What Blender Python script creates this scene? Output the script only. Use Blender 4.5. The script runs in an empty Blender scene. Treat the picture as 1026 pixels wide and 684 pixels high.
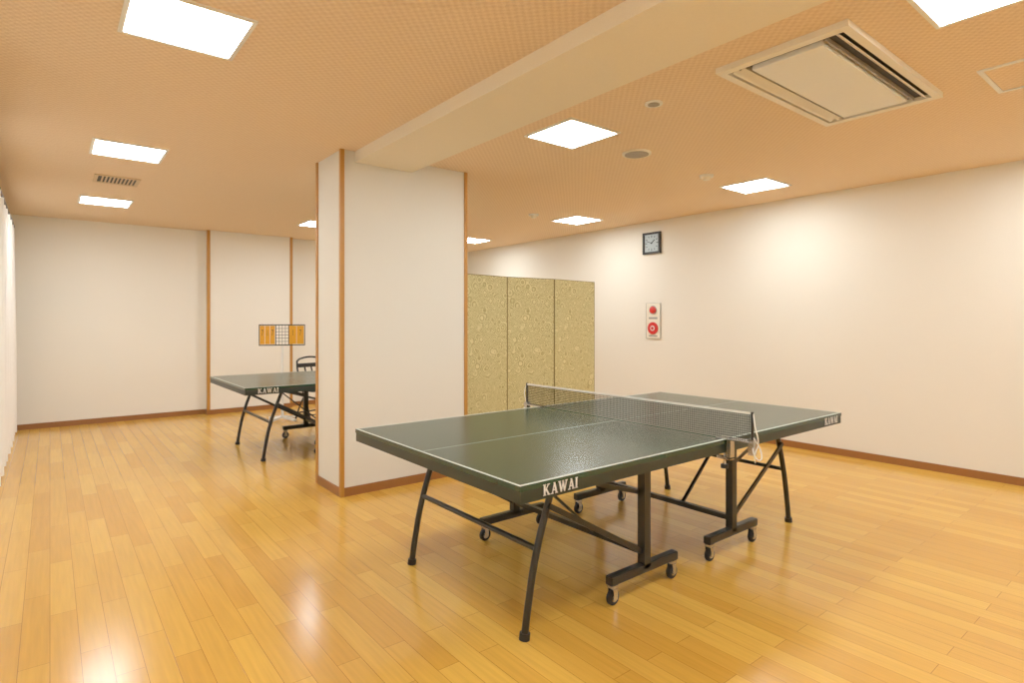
import bpy, bmesh, math, random
from mathutils import Vector, Matrix
random.seed(4)
H=2.735; HC=1.38
XL=-0.55; XR=6.38; YB=9.65; YF=-2.6
sc=bpy.context.scene
def lin(c):
    r=[]
    for v in c:
        v/=255.0
        r.append(v/12.92 if v<=0.04045 else ((v+0.055)/1.055)**2.4)
    return tuple(r)+(1.0,)
# ---------------------------------------------------------------- materials
def newmat(name):
    m=bpy.data.materials.new(name); m.use_nodes=True
    nt=m.node_tree; b=nt.nodes['Principled BSDF']
    return m,nt,b
def N(nt,t,**k):
    n=nt.nodes.new(t)
    for a,v in k.items():
        setattr(n,a,v)
    return n
def math_(nt,op,a,b=None):
    n=nt.nodes.new('ShaderNodeMath'); n.operation=op
    for i,v in enumerate((a,b)):
        if v is None: continue
        if isinstance(v,(int,float)): n.inputs[i].default_value=v
        else: nt.links.new(v,n.inputs[i])
    return n.outputs[0]
def mixc(nt,f,a,b):
    n=nt.nodes.new('ShaderNodeMix'); n.data_type='RGBA'
    if isinstance(f,(int,float)): n.inputs[0].default_value=f
    else: nt.links.new(f,n.inputs[0])
    for i,v in ((6,a),(7,b)):
        if isinstance(v,tuple): n.inputs[i].default_value=v
        else: nt.links.new(v,n.inputs[i])
    return n.outputs[2]
def pos(nt):
    g=nt.nodes.new('ShaderNodeNewGeometry'); return g.outputs['Position']
def bump(nt,b,h,strength,dist=0.002):
    n=nt.nodes.new('ShaderNodeBump'); n.inputs['Strength'].default_value=strength
    n.inputs['Distance'].default_value=dist
    nt.links.new(h,n.inputs['Height']); nt.links.new(n.outputs[0],b.inputs['Normal'])
def simple(name,rgb,rough=0.5,metal=0.0,var=0.06,scale=30,spec=0.5,bs=0.0):
    m,nt,b=newmat(name)
    c=lin(rgb); d=tuple(x*(1-var*2) for x in c[:3])+(1,)
    tc=nt.nodes.new('ShaderNodeTexCoord')
    no=N(nt,'ShaderNodeTexNoise'); no.inputs['Scale'].default_value=scale; no.inputs['Detail'].default_value=4
    nt.links.new(tc.outputs['Object'],no.inputs['Vector'])
    nt.links.new(mixc(nt,no.outputs[0],c,d),b.inputs['Base Color'])
    b.inputs['Roughness'].default_value=rough; b.inputs['Metallic'].default_value=metal
    b.inputs['Specular IOR Level'].default_value=spec
    if bs: bump(nt,b,no.outputs[0],bs)
    return m
def emis(name,rgb,s):
    m,nt,b=newmat(name)
    b.inputs['Base Color'].default_value=(0.8,0.8,0.8,1)
    b.inputs['Emission Color'].default_value=rgb+(1,); b.inputs['Emission Strength'].default_value=s
    return m
def wallmat(name,rgb,fs=160):
    m,nt,b=newmat(name)
    p=pos(nt)
    no=N(nt,'ShaderNodeTexNoise'); no.inputs['Scale'].default_value=fs; no.inputs['Detail'].default_value=3
    nt.links.new(p,no.inputs['Vector'])
    c=lin(rgb); d=tuple(x*0.94 for x in c[:3])+(1,)
    nt.links.new(mixc(nt,no.outputs[0],c,d),b.inputs['Base Color'])
    b.inputs['Roughness'].default_value=0.85; b.inputs['Specular IOR Level'].default_value=0.2
    bump(nt,b,no.outputs[0],0.35,0.003)
    return m
def ceilmat():
    m,nt,b=newmat('ceiling_wallpaper')
    p=pos(nt); s=N(nt,'ShaderNodeSeparateXYZ'); nt.links.new(p,s.inputs[0])
    k=2*math.pi/0.044
    no=N(nt,'ShaderNodeTexNoise'); no.inputs['Scale'].default_value=22; nt.links.new(p,no.inputs['Vector'])
    w=math_(nt,'MULTIPLY',no.outputs[0],3.5)
    sx=math_(nt,'SINE',math_(nt,'ADD',math_(nt,'MULTIPLY',s.outputs[0],k),w))
    sy=math_(nt,'SINE',math_(nt,'ADD',math_(nt,'MULTIPLY',s.outputs[1],k),w))
    pr=math_(nt,'MULTIPLY',sx,sy)
    f=math_(nt,'ADD',math_(nt,'MULTIPLY',pr,0.4),0.5)
    n2=N(nt,'ShaderNodeTexNoise'); n2.inputs['Scale'].default_value=120; n2.inputs['Detail'].default_value=2; nt.links.new(p,n2.inputs['Vector'])
    f2=math_(nt,'ADD',f,math_(nt,'MULTIPLY',math_(nt,'SUBTRACT',n2.outputs[0],0.5),1.0))
    nt.links.new(mixc(nt,f2,lin((226,197,160)),lin((244,219,186))),b.inputs['Base Color'])
    b.inputs['Roughness'].default_value=0.9; b.inputs['Specular IOR Level'].default_value=0.15
    bump(nt,b,f2,0.4,0.003)
    return m
def floormat():
    m,nt,b=newmat('floor_planks')
    p=pos(nt); s=N(nt,'ShaderNodeSeparateXYZ'); nt.links.new(p,s.inputs[0])
    c=N(nt,'ShaderNodeCombineXYZ'); nt.links.new(s.outputs[1],c.inputs[0]); nt.links.new(s.outputs[0],c.inputs[1])
    br=N(nt,'ShaderNodeTexBrick'); br.offset=0.37; br.offset_frequency=2; br.squash=1
    br.inputs['Scale'].default_value=1; br.inputs['Mortar Size'].default_value=0.0011
    br.inputs['Mortar Smooth'].default_value=0.1; br.inputs['Bias'].default_value=-0.1
    br.inputs['Brick Width'].default_value=0.75; br.inputs['Row Height'].default_value=0.1
    br.inputs['Color1'].default_value=lin((226,172,70)); br.inputs['Color2'].default_value=lin((208,148,52))
    br.inputs['Mortar'].default_value=lin((156,98,32))
    nt.links.new(c.outputs[0],br.inputs['Vector'])
    mp=N(nt,'ShaderNodeMapping'); mp.inputs['Scale'].default_value=(55,2.5,1)
    nt.links.new(p,mp.inputs[0])
    no=N(nt,'ShaderNodeTexNoise'); no.inputs['Scale'].default_value=1; no.inputs['Detail'].default_value=5
    nt.links.new(mp.outputs[0],no.inputs['Vector'])
    mu=N(nt,'ShaderNodeMix'); mu.data_type='RGBA'; mu.blend_type='MULTIPLY'; mu.inputs[0].default_value=0.35
    nt.links.new(br.outputs['Color'],mu.inputs[6])
    cr=N(nt,'ShaderNodeMapRange'); cr.inputs['From Min'].default_value=0.3; cr.inputs['From Max'].default_value=0.7
    cr.inputs['To Min'].default_value=0.68; cr.inputs['To Max'].default_value=1.1
    nt.links.new(no.outputs[0],cr.inputs[0]); nt.links.new(cr.outputs[0],mu.inputs[7])
    nt.links.new(mu.outputs[2],b.inputs['Base Color'])
    b.inputs['Roughness'].default_value=0.19; b.inputs['Specular IOR Level'].default_value=0.55
    n2=N(nt,'ShaderNodeTexNoise'); n2.inputs['Scale'].default_value=9; nt.links.new(p,n2.inputs['Vector'])
    h=math_(nt,'ADD',math_(nt,'MULTIPLY',br.outputs['Fac'],-0.5),math_(nt,'MULTIPLY',n2.outputs[0],0.6))
    bump(nt,b,h,0.12,0.004)
    return m
def screenmat():
    m,nt,b=newmat('brocade_fabric')
    tc=nt.nodes.new('ShaderNodeTexCoord'); p=tc.outputs['Object']
    v=N(nt,'ShaderNodeTexVoronoi'); v.inputs['Scale'].default_value=11; nt.links.new(p,v.inputs['Vector'])
    no=N(nt,'ShaderNodeTexNoise'); no.inputs['Scale'].default_value=60; no.inputs['Detail'].default_value=3
    nt.links.new(p,no.inputs['Vector'])
    w=math_(nt,'SINE',math_(nt,'MULTIPLY',v.outputs['Distance'],42.0))
    f=math_(nt,'ADD',math_(nt,'MULTIPLY',w,0.4),no.outputs[0])
    nt.links.new(mixc(nt,f,lin((156,144,84)),lin((218,206,150))),b.inputs['Base Color'])
    b.inputs['Roughness'].default_value=0.55
    bump(nt,b,f,0.3,0.002)
    return m
M={}
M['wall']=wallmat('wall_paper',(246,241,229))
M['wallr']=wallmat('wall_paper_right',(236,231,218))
M['col']=wallmat('column_paper',(230,227,216),260)
M['beam']=wallmat('beam_paint',(241,230,206),90)
M['ceil']=ceilmat(); M['floor']=floormat(); M['screen']=screenmat()
M['wood']=simple('trim_wood',(190,130,50),0.4,scale=25)
M['base']=simple('baseboard_wood',(148,92,42),0.4,scale=25)
M['green']=simple('table_top_green',(25,58,43),0.24,var=0.03,scale=8)
M['greend']=simple('table_edge_green',(14,34,27),0.4)
M['white']=simple('white_paint',(238,238,232),0.5,var=0.02)
M['line']=simple('table_line_white',(190,198,188),0.5,var=0.02)
M['black']=simple('black_steel',(16,19,20),0.35,var=0.1)
M['rubber']=simple('rubber_black',(9,9,9),0.6)
M['net']=simple('net_thread',(20,28,26),0.8)
M['chrome']=simple('chrome',(200,200,200),0.25,metal=1.0)
M['cream']=simple('plastic_cream',(240,233,214),0.5,var=0.03)
M['acdark']=simple('ac_slot_dark',(32,28,24),0.6)
M['acgrey']=simple('ac_louvre_grey',(150,140,122),0.5)
M['red']=simple('alarm_red',(205,22,20),0.3)
M['face']=simple('clock_face',(165,179,183),0.4,var=0.03)
M['orange']=simple('score_card_orange',(236,162,6),0.5,var=0.03)
M['curt']=simple('curtain_fabric',(252,250,246),0.9,var=0.01)
M['glass']=simple('window_pane',(60,75,85),0.1)
M['rail']=simple('curtain_rail_dark',(60,48,38),0.4)
M['gold']=simple('screen_edge_gold',(132,116,60),0.4)
M['lamp']=emis('lamp_diffuser',(0.965,1.0,0.99),30.5)
# ---------------------------------------------------------------- helpers
def link(o,parent=None):
    sc.collection.objects.link(o)
    if parent: o.parent=parent
    return o
def empty(name,loc):
    o=bpy.data.objects.new(name,None); o.empty_display_size=0.1; o.location=loc
    return link(o)
def bm_obj(name,bm,mat,parent=None,loc=(0,0,0),smooth=False):
    me=bpy.data.meshes.new(name); bmesh.ops.recalc_face_normals(bm,faces=bm.faces[:]); bm.to_mesh(me); bm.free()
    for mm in (mat if isinstance(mat,list) else [mat]): me.materials.append(mm)
    if smooth:
        for p in me.polygons: p.use_smooth=True
    o=bpy.data.objects.new(name,me); o.location=loc
    return link(o,parent)
def addbox(bm,a,b,mi=0,mat=None):
    lo=[min(a[i],b[i]) for i in range(3)]; hi=[max(a[i],b[i]) for i in range(3)]
    vs=[]
    for z in (lo[2],hi[2]):
        for y in (lo[1],hi[1]):
            for x in (lo[0],hi[0]):
                v=Vector((x,y,z)); vs.append(bm.verts.new(mat@v if mat else v))
    for q in ((0,2,3,1),(4,5,7,6),(0,1,5,4),(2,6,7,3),(0,4,6,2),(1,3,7,5)):
        f=bm.faces.new([vs[i] for i in q]); f.material_index=mi
def box(name,a,b,mat,parent=None,bev=0.0):
    bm=bmesh.new(); addbox(bm,a,b)
    if bev: bmesh.ops.bevel(bm,geom=bm.edges[:],offset=bev,segments=2,affect='EDGES')
    return bm_obj(name,bm,mat,parent)
def boxes(name,lst,mat,parent=None):
    bm=bmesh.new()
    for t in lst: addbox(bm,t[0],t[1],t[2] if len(t)>2 else 0)
    return bm_obj(name,bm,mat,parent)
def addcyl(bm,p,q,r,r2=None,seg=20,mi=0):
    p=Vector(p);q=Vector(q); d=q-p
    rot=d.to_track_quat('Z','Y').to_matrix().to_4x4()
    mt=Matrix.Translation((p+q)/2)@rot
    r_=bmesh.ops.create_cone(bm,cap_ends=True,segments=seg,radius1=r,radius2=r if r2 is None else r2,depth=d.length,matrix=mt)
    for v in r_['verts']:
        for f in v.link_faces: f.material_index=mi
def cyl(name,p,q,r,mat,parent=None,r2=None,seg=20):
    bm=bmesh.new(); addcyl(bm,p,q,r,r2,seg)
    o=bm_obj(name,bm,mat,parent)
    return o
def tube(name,pts,r,mat,parent=None,smooth=True,res=4):
    cu=bpy.data.curves.new(name,'CURVE'); cu.dimensions='3D'
    sp=cu.splines.new('BEZIER' if smooth else 'POLY')
    if smooth:
        sp.bezier_points.add(len(pts)-1)
        for i,p in enumerate(pts):
            bp=sp.bezier_points[i]; bp.co=p; bp.handle_left_type='AUTO'; bp.handle_right_type='AUTO'
    else:
        sp.points.add(len(pts)-1)
        for i,p in enumerate(pts): sp.points[i].co=(*p,1)
    cu.bevel_depth=r; cu.bevel_resolution=res; cu.use_fill_caps=True; cu.resolution_u=8
    return tomesh(name,cu,mat,parent,True)
def tomesh(name,cu,mat,parent,smooth=False,mw=None):
    t=bpy.data.objects.new('tmp',cu); sc.collection.objects.link(t)
    bpy.context.view_layer.update()
    dg=bpy.context.evaluated_depsgraph_get()
    me=bpy.data.meshes.new_from_object(t.evaluated_get(dg))
    bpy.data.objects.remove(t); bpy.data.curves.remove(cu)
    if mw: me.transform(mw)
    me.materials.clear(); me.materials.append(mat)
    if smooth:
        for p in me.polygons: p.use_smooth=True
    me.name=name
    return link(bpy.data.objects.new(name,me),parent)
def text(name,s,size,mw,mat,parent,off=0.0,sx=1.0):
    cu=bpy.data.curves.new(name,'FONT'); cu.body=s; cu.size=size; cu.extrude=0.0006; cu.offset=off
    cu.align_x='CENTER'; cu.align_y='CENTER'
    return tomesh(name,cu,mat,parent,False,mw@Matrix.Diagonal((sx,1,1,1)))
def serif_letters(name,xc,yf,zc,h,width,mat,parent):
    """bold serif capitals K A W A I on a plane facing -Y"""
    S=[]
    def st(x,*a): S.append((x+a[0],a[1],x+a[2],a[3],a[4]))
    def sf(x,a,b,y): S.append((x+a,y,x+b,y,0.09))
    def K(x):
        st(x,.2,0,.2,1,.24); st(x,.3,.42,.78,1,.12); st(x,.42,.56,.84,0,.24)
        for a,b,y in ((0,.4,.045),(0,.4,.955),(.6,.95,.955),(.62,1.02,.045)): sf(x,a,b,y)
        return 1.08
    def A(x):
        st(x,.16,0,.5,1,.11); st(x,.82,0,.47,1,.24); st(x,.28,.33,.72,.33,.10)
        sf(x,0,.34,.045); sf(x,.62,1.0,.045)
        return 1.03
    def W(x):
        st(x,.16,1,.44,0,.22); st(x,.44,0,.70,.95,.11); st(x,.66,1,.94,0,.22); st(x,.94,0,1.22,1,.11)
        sf(x,0,.34,.955); sf(x,.55,.82,.955); sf(x,1.06,1.38,.955)
        return 1.42
    def I(x):
        st(x,.2,0,.2,1,.24); sf(x,0,.4,.045); sf(x,0,.4,.955)
        return 0.4
    x=0
    for f in (K,A,W,A,I): x+=f(x)+0.06
    sx=width/x
    bm=bmesh.new()
    for (a,b,c,d,w) in S:
        if abs(d-b)<1e-6: q=[(a,b-w/2),(c,b-w/2),(c,b+w/2),(a,b+w/2)]
        else: q=[(a-w/2,b),(a+w/2,b),(c+w/2,d),(c-w/2,d)]
        fr=[bm.verts.new((xc-width/2+u*sx,yf-0.0008,zc+(v-0.5)*h)) for u,v in q]
        bk=[bm.verts.new((xc-width/2+u*sx,yf+0.0005,zc+(v-0.5)*h)) for u,v in q]
        bm.faces.new(fr); bm.faces.new(bk)
        for i in range(4): bm.faces.new((fr[i],fr[(i+1)%4],bk[(i+1)%4],bk[i]))
    return bm_obj(name,bm,mat,parent)
def bar(name,p,q,w,h,mat,parent):
    """rectangular bar from p to q"""
    p=Vector(p);q=Vector(q);d=q-p
    rot=d.to_track_quat('X','Z').to_matrix().to_4x4()
    bm=bmesh.new(); addbox(bm,(-d.length/2,-w/2,-h/2),(d.length/2,w/2,h/2),0,Matrix.Translation((p+q)/2)@rot)
    return bm_obj(name,bm,mat,parent)
# ---------------------------------------------------------------- room
box('floor',(XL-0.1,YF-0.1,-0.1),(XR+0.1,YB+0.1,0),M['floor'])
box('ceiling',(XL-0.1,YF-0.1,H),(XR+0.1,YB+0.1,H+0.1),M['ceil'])
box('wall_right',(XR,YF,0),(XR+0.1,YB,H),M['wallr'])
box('wall_back',(XL,YB,0),(XR,YB+0.1,H),M['wall'])
box('wall_left',(XL-0.1,YF,0),(XL,YB,H),M['wall'])
box('wall_front',(XL,YF-0.1,0),(XR,YF,H),M['wall'])
BH=0.07
box('baseboard_right',(XR-0.012,YF,0),(XR,YB,BH),M['base'])
PX0,PX1,PD=1.83,3.05,0.13
box('baseboard_back',(XL,YB-0.012,0),(PX0,YB,BH),M['base'])
box('baseboard_rear',(PX1,YB-0.012,0),(XR-0.012,YB,BH),M['base'])
box('baseboard_left',(XL,YF,0),(XL+0.012,YB-0.012,BH),M['base'])
box('baseboard_front',(XL+0.012,YF,0),(XR-0.012,YF+0.012,BH),M['base'])
# pilaster on back wall
p=empty('wall_pilaster',(0,0,0))
box('shaft',(PX0,YB-PD,0),(PX1,YB,H),M['wall'],p)
box('pilaster_baseboard',(PX0-0.012,YB-PD-0.012,0),(PX1+0.012,YB,BH),M['base'],p)
box('corner_trim_1',(PX0-0.012,YB-PD-0.012,BH),(PX0+0.03,YB-PD+0.03,H),M['wood'],p)
box('corner_trim_2',(PX1-0.03,YB-PD-0.012,BH),(PX1+0.012,YB-PD+0.03,H),M['wood'],p)
# column
CX0,CX1,CY0,CY1=1.79,2.965,4.39,4.91
p=empty('column',(0,0,0))
box('shaft',(CX0,CY0,0),(CX1,CY1,H),M['col'],p)
t=0.010; w=0.032
boxes('column_baseboard',[((CX0+w-t,CY0-t,0),(CX1-w+t,CY0+.01,BH)),((CX0+w-t,CY1-.01,0),(CX1-w+t,CY1+t,BH)),((CX0-t,CY0+w-t,0),(CX0+.01,CY1-w+t,BH)),((CX1-.01,CY0+w-t,0),(CX1+t,CY1-w+t,BH))],M['base'],p)
i=0
t=0.012
for x in (CX0,CX1):
    for y in (CY0,CY1):
        i+=1
        sx=1 if x==CX0 else -1; sy=1 if y==CY0 else -1
        box('corner_trim_%d'%i,(x-sx*t,y-sy*t,0),(x+sx*(w-t),y+sy*(w-t),H),M['wood'],p)
# beam
box('ceiling_beam',(1.90,YF,H-0.085),(2.41,CY0,H),M['beam'])
# ---------------------------------------------------------------- ceiling lights
LS=0.225
def ceil_light(x,y):
    e=empty('ceiling_light_panel',(x,y,H))
    boxes('frame',[((-LS-0.02,-LS-0.02,-0.010),(LS+0.02,-LS,0)),((-LS-0.02,LS,-0.010),(LS+0.02,LS+0.02,0)),
                   ((-LS-0.02,-LS,-0.010),(-LS,LS,0)),((LS,-LS,-0.010),(LS+0.02,LS,0))],M['white'],e)
    box('diffuser',(-LS,-LS,-0.006),(LS,LS,-0.001),M['lamp'],e)
for x in (0.49,2.95,5.5):
    for y in (0.62,3.0,5.5,7.97):
        ceil_light(x,y)
for x in (0.49,2.95,5.5): ceil_light(x,-1.8)
# ---------------------------------------------------------------- AC cassette
e=empty('ceiling_air_conditioner',(3.46,1.415,H))
hx,hy=0.67,0.33
z0=-0.03
boxes('frame',[((-hx,-hy,z0),(hx,-hy+0.04,0)),((-hx,hy-0.04,z0),(hx,hy,0)),((-hx,-hy+.04,z0),(-hx+0.05,hy-.04,0)),((hx-0.05,-hy+.04,z0),(hx,hy-.04,0))],M['cream'],e)
box('slot_cavity',(-hx+0.05,-hy+.04,-0.006),(hx-0.05,hy-.04,-0.001),M['acdark'],e)
box('intake_panel',(-0.57,-0.18,-0.034),(0.57,0.18,-0.007),M['white'],e,0.004)
k=0
for y0,ang in ((0.215,-35),(0.26,-35),(-0.255,35)):
    k+=1
    bm=bmesh.new()
    addbox(bm,(-hx+0.07,-0.015,-0.002),(hx-0.07,0.015,0.002),0,Matrix.Translation((0,y0,-0.02))@Matrix.Rotation(math.radians(ang),4,'X'))
    bm_obj('louvre_%d'%k,bm,M['cream'],e)
boxes('slot_divider',[((-0.60,-0.205,-0.028),(0.60,-0.195,-0.007)),((-0.60,0.19,-0.028),(0.60,0.196,-0.007))],M['acgrey'],e)
# access hatch
e=empty('ceiling_access_hatch',(4.155,0.645,H))
a=0.235
boxes('frame',[((-a,-a,-0.008),(a,-a+0.022,0)),((-a,a-0.022,-0.008),(a,a,0)),((-a,-a+.022,-0.008),(-a+0.022,a-.022,0)),((a-0.022,-a+.022,-0.008),(a,a-.022,0))],M['white'],e)
box('hatch_door',(-a+.026,-a+.026,-0.003),(a-.026,a-.026,0),M['ceil'],e)
# ceiling vent
e=empty('ceiling_vent_grille',(0.5,6.7,H)); a=0.18
boxes('frame',[((-a,-a,-0.01),(a,-a+0.03,0)),((-a,a-0.03,-0.01),(a,a,0)),((-a,-a+.03,-0.01),(-a+0.03,a-.03,0)),((a-0.03,-a+.03,-0.01),(a,a-.03,0))],simple('vent_tan',(215,185,140),0.5),e)
box('cavity',(-a+.03,-a+.03,-0.003),(a-.03,a-.03,0),M['acdark'],e)
boxes('slats',[((-a+.03+i*0.03,-a+.03,-0.01),(-a+.042+i*0.03,a-.03,-0.003)) for i in range(1,10)],bpy.data.materials['vent_tan'],e)
# round items
e=empty('ceiling_downlight',(2.93,2.26,H))
bm=bmesh.new(); addcyl(bm,(0,0,-0.008),(0,0,0),0.055,seg=32); bm_obj('trim_ring',bm,M['white'],e)
bm=bmesh.new(); addcyl(bm,(0,0,-0.012),(0,0,-0.008),0.036,seg=32); bm_obj('lens',bm,M['acgrey'],e)
e=empty('ceiling_speaker',(3.69,3.015,H))
bm=bmesh.new(); addcyl(bm,(0,0,-0.012),(0,0,0),0.115,0.115,seg=40); bm_obj('rim',bm,M['cream'],e)
bm=bmesh.new(); addcyl(bm,(0,0,-0.016),(0,0,-0.012),0.095,seg=40); bm_obj('grille',bm,M['acgrey'],e)
for x,y in ((4.756,3.07),(4.78,5.55)):
    e=empty('smoke_detector',(x,y,H))
    bm=bmesh.new(); addcyl(bm,(0,0,-0.02),(0,0,0),0.06,0.065,seg=32); bm_obj('base_plate',bm,M['white'],e)
    bm=bmesh.new(); addcyl(bm,(0,0,-0.045),(0,0,-0.02),0.03,0.045,seg=32); bm_obj('sensor_head',bm,M['cream'],e)
# ---------------------------------------------------------------- tables
def make_table(cx,cy,net):
    e=empty('table_tennis_table',(cx,cy,0))
    B=M['black']
    for n,s in (('a',-1),('b',1)):
        x0,x1=s*0.012,s*1.415
        box('top_'+n,(x0,-0.75,0.738),(x1,0.75,0.76),M['green'],e)
        boxes('apron_'+n,[((x0,-0.747,0.690),(x1-s*.003,-0.725,0.738)),((x0,0.725,0.690),(x1-s*.003,0.747,0.738)),
                          ((x1-s*.025,-0.725,0.690),(x1-s*.003,0.725,0.738)),((x0,-0.725,0.690),(x0+s*.02,0.725,0.738))],M['greend'],e)
        zt=0.7606
        boxes('lines_'+n,[((x0,-0.75,0.76),(x1,-0.735,zt)),((x0,0.735,0.76),(x1,0.75,zt)),((x1-s*.012,-0.735,0.76),(x1,0.735,zt)),((x0,-0.0015,0.76),(x1-s*.012,0.0015,zt))],M['line'],e)
        for j,y in enumerate((-0.5,0.5)):
            tube('leg_%s%d'%(n,j),[(s*1.185,y,0.012),(s*1.165,y,0.14),(s*1.12,y,0.35),(s*1.035,y,0.6),(s*0.995,y,0.70)],0.0165,B,e)
            cyl('leg_foot_%s%d'%(n,j),(s*1.186,y,0.0),(s*1.182,y,0.03),0.024,M['rubber'],e)
            box('leg_bracket_%s%d'%(n,j),(s*0.90,y-0.03,0.685),(s*1.06,y+0.03,0.738),B,e)
            yc=y*1.06
            xp=s*0.41
            box('post_%s%d'%(n,j),(xp-0.025,yc-0.022,0.12),(xp+0.025,yc+0.022,0.738),B,e)
            box('castor_beam_%s%d'%(n,j),(s*0.15,yc-0.022,0.10),(s*0.68,yc+0.022,0.145),B,e,0.004)
            bar('stay_%s%d'%(n,j),(s*1.06,y*1.04-0.0,0.56),(s*0.42,yc,0.20),0.012,0.026,B,e)
            bar('top_link_%s%d'%(n,j),(s*1.0,y*0.97,0.68),(s*0.42,yc*0.97,0.50),0.008,0.02,B,e)
            for c,xw in enumerate((0.18,0.65)):
                xw*=s
                nm='%s%d_%d'%(n,j,c)
                bm=bmesh.new(); addcyl(bm,(xw,yc-0.012,0.038),(xw,yc+0.012,0.038),0.038,seg=28)
                bmesh.ops.bevel(bm,geom=[ed for ed in bm.edges if len(ed.link_faces)==2 and abs(ed.calc_face_angle(0))>1],offset=0.004,segments=2,affect='EDGES')
                bm_obj('castor_wheel_'+nm,bm,M['rubber'],e)
                cyl('castor_hub_'+nm,(xw,yc-0.0145,0.038),(xw,yc+0.0145,0.038),0.020,M['chrome'],e)
                boxes('castor_fork_'+nm,[((xw-0.014,yc-0.021,0.03),(xw+0.014,yc-0.017,0.085)),((xw-0.014,yc+0.017,0.03),(xw+0.014,yc+0.021,0.085)),((xw-0.018,yc-0.021,0.083),(xw+0.018,yc+0.021,0.10))],M['chrome'],e)
        tube('leg_crossbar_'+n,[(s*1.113,-0.5,0.375),(s*1.113,0.5,0.375)],0.0135,B,e,False)
        bar('post_crossbar_'+n,(s*0.41,-0.53,0.20),(s*0.41,0.53,0.20),0.03,0.03,B,e)
        bar('post_upper_bar_'+n,(s*0.41,-0.53,0.66),(s*0.41,0.53,0.66),0.03,0.03,B,e)
        bar('centre_hinge_bar_'+n,(s*0.41,-0.18,0.20),(s*0.98,-0.18,0.69),0.02,0.012,B,e)
        xt=-1.205 if s<0 else 1.255
        serif_letters('lettering_'+n,xt,-0.7515,0.725,0.044,0.19,M['white'],e)
    if net:
        bm=bmesh.new(); L=0.885
        n=int(2*L/0.012)
        for i in range(n+1):
            y=-L+2*L*i/n
            addbox(bm,(-0.0006,y-0.0013,0.768),(0.0006,y+0.0013,0.905))
        for j in range(12):
            z=0.770+j*0.0121
            addbox(bm,(-0.0006,-L,z-0.0013),(0.0006,L,z+0.0013))
        bm_obj('net_mesh',bm,M['net'],e)
        box('net_tape',(-0.004,-L,0.906),(0.004,L,0.9165),M['white'],e)
        for j,s in enumerate((-1,1)):
            cyl('net_post_%d'%j,(0,s*0.89,0.70),(0,s*0.89,0.92),0.008,M['black'],e)
            boxes('net_clamp_%d'%j,[((-0.03,s*0.70,0.7607),(0.03,s*0.90,0.768)),((-0.02,s*0.758,0.66),(0.02,s*0.78,0.768)),((-0.02,s*0.70,0.655),(0.02,s*0.78,0.668)),((-0.016,s*0.875,0.70),(0.016,s*0.905,0.78))],M['chrome'],e)
            cyl('clamp_screw_%d'%j,(0,s*0.735,0.62),(0,s*0.735,0.698),0.007,M['chrome'],e)
            cyl('clamp_knob_%d'%j,(0,s*0.735,0.605),(0,s*0.735,0.625),0.02,M['rubber'],e)
            tube('net_cord_%d'%j,[(0,s*0.895,0.915),(-0.01,s*0.91,0.85),(0.012,s*0.915,0.76),(-0.005,s*0.905,0.70),(0.01,s*0.90,0.66)],0.0028,M['white'],e)
            tube('net_cord_loop_%d'%j,[(0,s*0.895,0.79),(0.02,s*0.925,0.72),(0.0,s*0.93,0.68),(-0.02,s*0.91,0.71),(0,s*0.895,0.77)],0.0028,M['white'],e)
    return e
make_table(2.795,2.43,True)
make_table(2.83,6.50,False)
# ---------------------------------------------------------------- folding screen
e=empty('folding_screen',(0,0,0))
ys=[4.47,4.53,4.47,4.53]; xs=[3.0,3.55,4.13,4.80]
SH=1.825
for i in range(3):
    a=Vector((xs[i],ys[i],0)); b=Vector((xs[i+1],ys[i+1],0)); d=b-a
    L=d.length-0.004
    bm=bmesh.new(); addbox(bm,(0.006,-0.010,0.03),(L-0.006,0.010,SH-0.006))
    o=bm_obj('panel_%d'%(i+1),bm,M['screen'],e); o.location=a; o.rotation_euler[2]=math.atan2(d.y,d.x)
    bm=bmesh.new()
    for q in (((0,-.012,0.015),(0.006,.012,SH)),((L-0.006,-.012,0.015),(L,.012,SH)),((0.006,-.012,0.0),(L-.006,.012,0.03)),((0.006,-.012,SH-0.006),(L-.006,.012,SH)),((0,-.012,0),(0.006,.012,0.015)),((L-.006,-.012,0),(L,.012,0.015))):
        addbox(bm,*q)
    o=bm_obj('panel_frame_%d'%(i+1),bm,M['gold'],e); o.location=a; o.rotation_euler[2]=math.atan2(d.y,d.x)
# ---------------------------------------------------------------- clock
e=empty('wall_clock',(XR,4.94,2.44))
a=0.145; fr=0.028
boxes('frame',[((-0.035,-a,-a),(0,a,-a+fr)),((-0.035,-a,a-fr),(0,a,a)),((-0.035,-a,-a+fr),(0,-a+fr,a-fr)),((-0.035,a-fr,-a+fr),(0,a,a-fr))],M['rubber'],e)
box('face',(-0.02,-a+fr,-a+fr),(0,a-fr,a-fr),M['face'],e)
bm=bmesh.new()
for i in range(12):
    an=i*math.pi/6
    m=Matrix.Rotation(an,4,'X')
    L=0.03 if i%3==0 else 0.02
    addbox(bm,(-0.022,-0.005,0.105-L),(-0.02,0.005,0.105),0,m)
bm_obj('hour_marks',bm,M['rubber'],e)
bm=bmesh.new()
addbox(bm,(-0.026,-0.006,-0.015),(-0.023,0.006,0.065),0,Matrix.Rotation(math.radians(50),4,'X'))
addbox(bm,(-0.029,-0.004,-0.02),(-0.027,0.004,0.09),0,Matrix.Rotation(math.radians(-70),4,'X'))
addcyl(bm,(-0.03,0,0),(-0.02,0,0),0.009)
bm_obj('hands',bm,M['rubber'],e)
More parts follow.
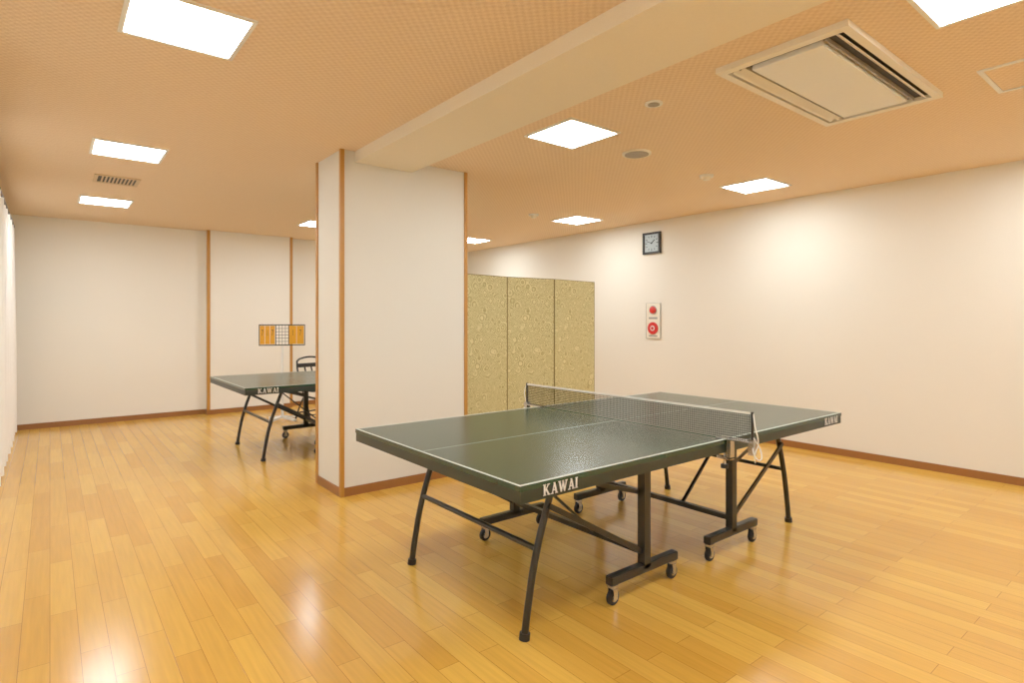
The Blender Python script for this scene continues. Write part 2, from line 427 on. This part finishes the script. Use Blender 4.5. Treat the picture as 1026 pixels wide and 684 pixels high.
# ---------------------------------------------------------------- fire alarm
e=empty('fire_alarm_panel',(XR,4.92,1.39))
box('plate',(-0.015,-0.115,-0.235),(0,0.115,0.235),M['cream'],e,0.003)
cyl('lamp_base',(-0.022,0,0.145),(-0.014,0,0.145),0.06,M['chrome'],e,seg=32)
bm=bmesh.new(); bmesh.ops.create_uvsphere(bm,u_segments=24,v_segments=12,radius=0.05,matrix=Matrix.Translation((-0.022,0,0.145))@Matrix.Diagonal((0.8,1,1,1)))
bm_obj('lamp_dome',bm,M['red'],e,smooth=True)
cyl('call_button_ring',(-0.028,0,-0.10),(-0.014,0,-0.10),0.082,M['red'],e,seg=40)
cyl('call_button_centre',(-0.032,0,-0.10),(-0.027,0,-0.10),0.034,M['white'],e,seg=32)
cyl('call_button_push',(-0.036,0,-0.10),(-0.031,0,-0.10),0.022,M['red'],e,seg=32)
boxes('label',[((-0.017,-0.07,0.022),(-0.015,0.07,0.05)),((-0.017,-0.07,-0.215),(-0.015,0.07,-0.195))],simple('label_grey',(150,146,138),0.5),e)
boxes('plate_rim',[((-0.017,-0.121,-0.241),(0,-0.115,0.241)),((-0.017,0.115,-0.241),(0,0.121,0.241)),((-0.017,-0.115,-0.241),(0,0.115,-0.235)),((-0.017,-0.115,0.235),(0,0.115,0.241))],M['chrome'],e)
# ---------------------------------------------------------------- scoreboard
e=empty('score_board',(2.53,8.3,0))
e.rotation_euler[2]=math.radians(-18)
cyl('pole',(0,0.02,0.05),(0,0.02,1.06),0.018,M['white'],e)
for i,an in enumerate((0,90,180,270)):
    c,s=math.cos(math.radians(an+45)),math.sin(math.radians(an+45))
    bar('base_leg_%d'%i,(0,0.02,0.05),(0.24*c,0.02+0.24*s,0.02),0.03,0.03,M['white'],e)
G=simple('score_frame_green',(16,40,32),0.5)
boxes('frame',[((-0.30,-0.010,1.045),(0.30,0.012,1.06)),((-0.30,-0.010,1.325),(0.30,0.012,1.34)),((-0.30,-0.010,1.06),(-0.288,0.012,1.325)),((0.288,-0.010,1.06),(0.30,0.012,1.325)),((-0.090,-0.010,1.06),(-0.078,0.012,1.325)),((0.078,-0.010,1.06),(0.090,0.012,1.325))],G,e)
bm=bmesh.new()
for i in range(3): addbox(bm,(-0.043+i*0.04,0.0,1.06),(-0.037+i*0.04,0.006,1.325))
for j in range(5): addbox(bm,(-0.08,0.0,1.10+j*0.045),(0.08,0.006,1.106+j*0.045))
bm_obj('centre_grid',bm,G,e)
for i,x in enumerate((-0.255,-0.19,-0.125,0.138,0.236)):
    hw=0.030 if x<0 else 0.047
    box('score_card_%d'%i,(x-hw,-0.014,1.066),(x+hw,-0.004,1.322),M['orange'],e)
    text('numeral_%d'%i,'1' if i%2 else '7',0.12,Matrix.Translation((x,-0.0155,1.22))@Matrix.Rotation(math.radians(90),4,'X'),M['rubber'],e,0.0,0.4)
    tube('card_ring_%d'%i,[(x,-0.012,1.305),(x,-0.025,1.335),(x,0.0,1.352),(x,0.022,1.335)],0.003,M['chrome'],e)
# ---------------------------------------------------------------- chair
e=empty('folding_chair',(2.90,7.98,0)); e.rotation_euler[2]=math.radians(12)
B=M['rubber']
for j,x in enumerate((-0.21,0.21)):
    tube('front_leg_back_upright_%d'%j,[(x,-0.20,0.012),(x,-0.10,0.25),(x,0.06,0.52),(x*0.98,0.15,0.72),(x*0.93,0.18,0.835)],0.012,B,e)
    tube('rear_leg_%d'%j,[(x*0.88,0.24,0.012),(x*0.88,0.10,0.25),(x*0.88,-0.06,0.44)],0.011,B,e)
tube('back_top_rail',[(-0.195,0.18,0.83),(-0.15,0.187,0.86),(0.15,0.187,0.86),(0.195,0.18,0.83)],0.013,B,e)
boxes('back_rest_slats',[((-0.195,0.135,0.745),(0.195,0.158,0.80)),((-0.2,0.105,0.64),(0.2,0.125,0.675))],B,e)
for k in range(3): bar('back_spindle_%d'%k,(-0.1+k*0.1,0.115,0.67),(-0.1+k*0.1,0.145,0.75),0.02,0.01,B,e)
bm=bmesh.new(); addbox(bm,(-0.2,-0.21,0.43),(0.2,0.17,0.455)); bmesh.ops.bevel(bm,geom=bm.edges[:],offset=0.01,segments=2,affect='EDGES')
bm_obj('seat',bm,B,e)
tube('front_stretcher',[(-0.21,-0.155,0.12),(0.21,-0.155,0.12)],0.009,B,e,False)
tube('rear_stretcher',[(-0.185,0.185,0.12),(0.185,0.185,0.12)],0.009,B,e,False)
# ---------------------------------------------------------------- window + curtain
e=empty('window_1',(XL,6.6,0))
boxes('frame',[((0,-2.2,0.9),(0.03,2.2,0.96)),((0,-2.2,2.3),(0.03,2.2,2.36)),((0,-2.2,0.96),(0.03,-2.14,2.3)),((0,2.14,0.96),(0.03,2.2,2.3)),((0,-0.03,0.96),(0.03,0.03,2.3))],M['chrome'],e)
boxes('pane',[((0.004,-2.14,0.96),(0.012,-0.03,2.3)),((0.004,0.03,0.96),(0.012,2.14,2.3))],M['glass'],e)
e=empty('curtain',(0,0,0))
bm=bmesh.new(); rows=[]
ny=900; Y0,Y1=3.6,9.3
for zi in range(9):
    z=0.03+(2.50-0.03)*zi/8
    row=[]
    for i in range(ny+1):
        y=Y0+(Y1-Y0)*i/ny
        am=0.034*(1.15-0.35*zi/8)
        x=-0.360+am*math.sin(y*2*math.pi/0.21+0.6*math.sin(y*3.1))+0.008*math.sin(y*17+zi*0.35)
        row.append(bm.verts.new((x,y,z)))
    rows.append(row)
for zi in range(8):
    for i in range(ny): bm.faces.new((rows[zi][i],rows[zi][i+1],rows[zi+1][i+1],rows[zi+1][i]))
bm_obj('cloth',bm,M['curt'],e,smooth=True)
cyl('rail',(-0.355,3.5,2.545),(-0.355,9.4,2.545),0.018,M['rail'],e)
for i,y in enumerate((3.6,5.5,7.4,9.2)):
    bar('rail_bracket_%d'%i,(XL,y,2.545),(-0.355,y,2.545),0.015,0.02,M['rail'],e)
bm=bmesh.new()
for i in range(44):
    y=Y0+0.03+i*0.1295
    addcyl(bm,(-0.36,y,2.49),(-0.36,y,2.535),0.004,seg=8)
bm_obj('rail_hooks',bm,M['rail'],e)
# ---------------------------------------------------------------- camera/world
w=bpy.data.worlds.new('World'); sc.world=w; w.use_nodes=True
w.node_tree.nodes['Background'].inputs[0].default_value=(1,0.9,0.75,1); w.node_tree.nodes['Background'].inputs[1].default_value=0.3
cam=bpy.data.cameras.new('camera'); co=bpy.data.objects.new('camera',cam); sc.collection.objects.link(co)
cam.sensor_width=36; cam.lens=36*580/1026; cam.shift_y=-20/1026; cam.clip_start=0.05
co.location=(0,0,HC); co.rotation_euler=(math.radians(90),0,-math.atan2(463,580))
sc.camera=co
sc.view_settings.view_transform='Standard'; sc.view_settings.look='None'; sc.view_settings.exposure=0.04; sc.view_settings.gamma=1.22
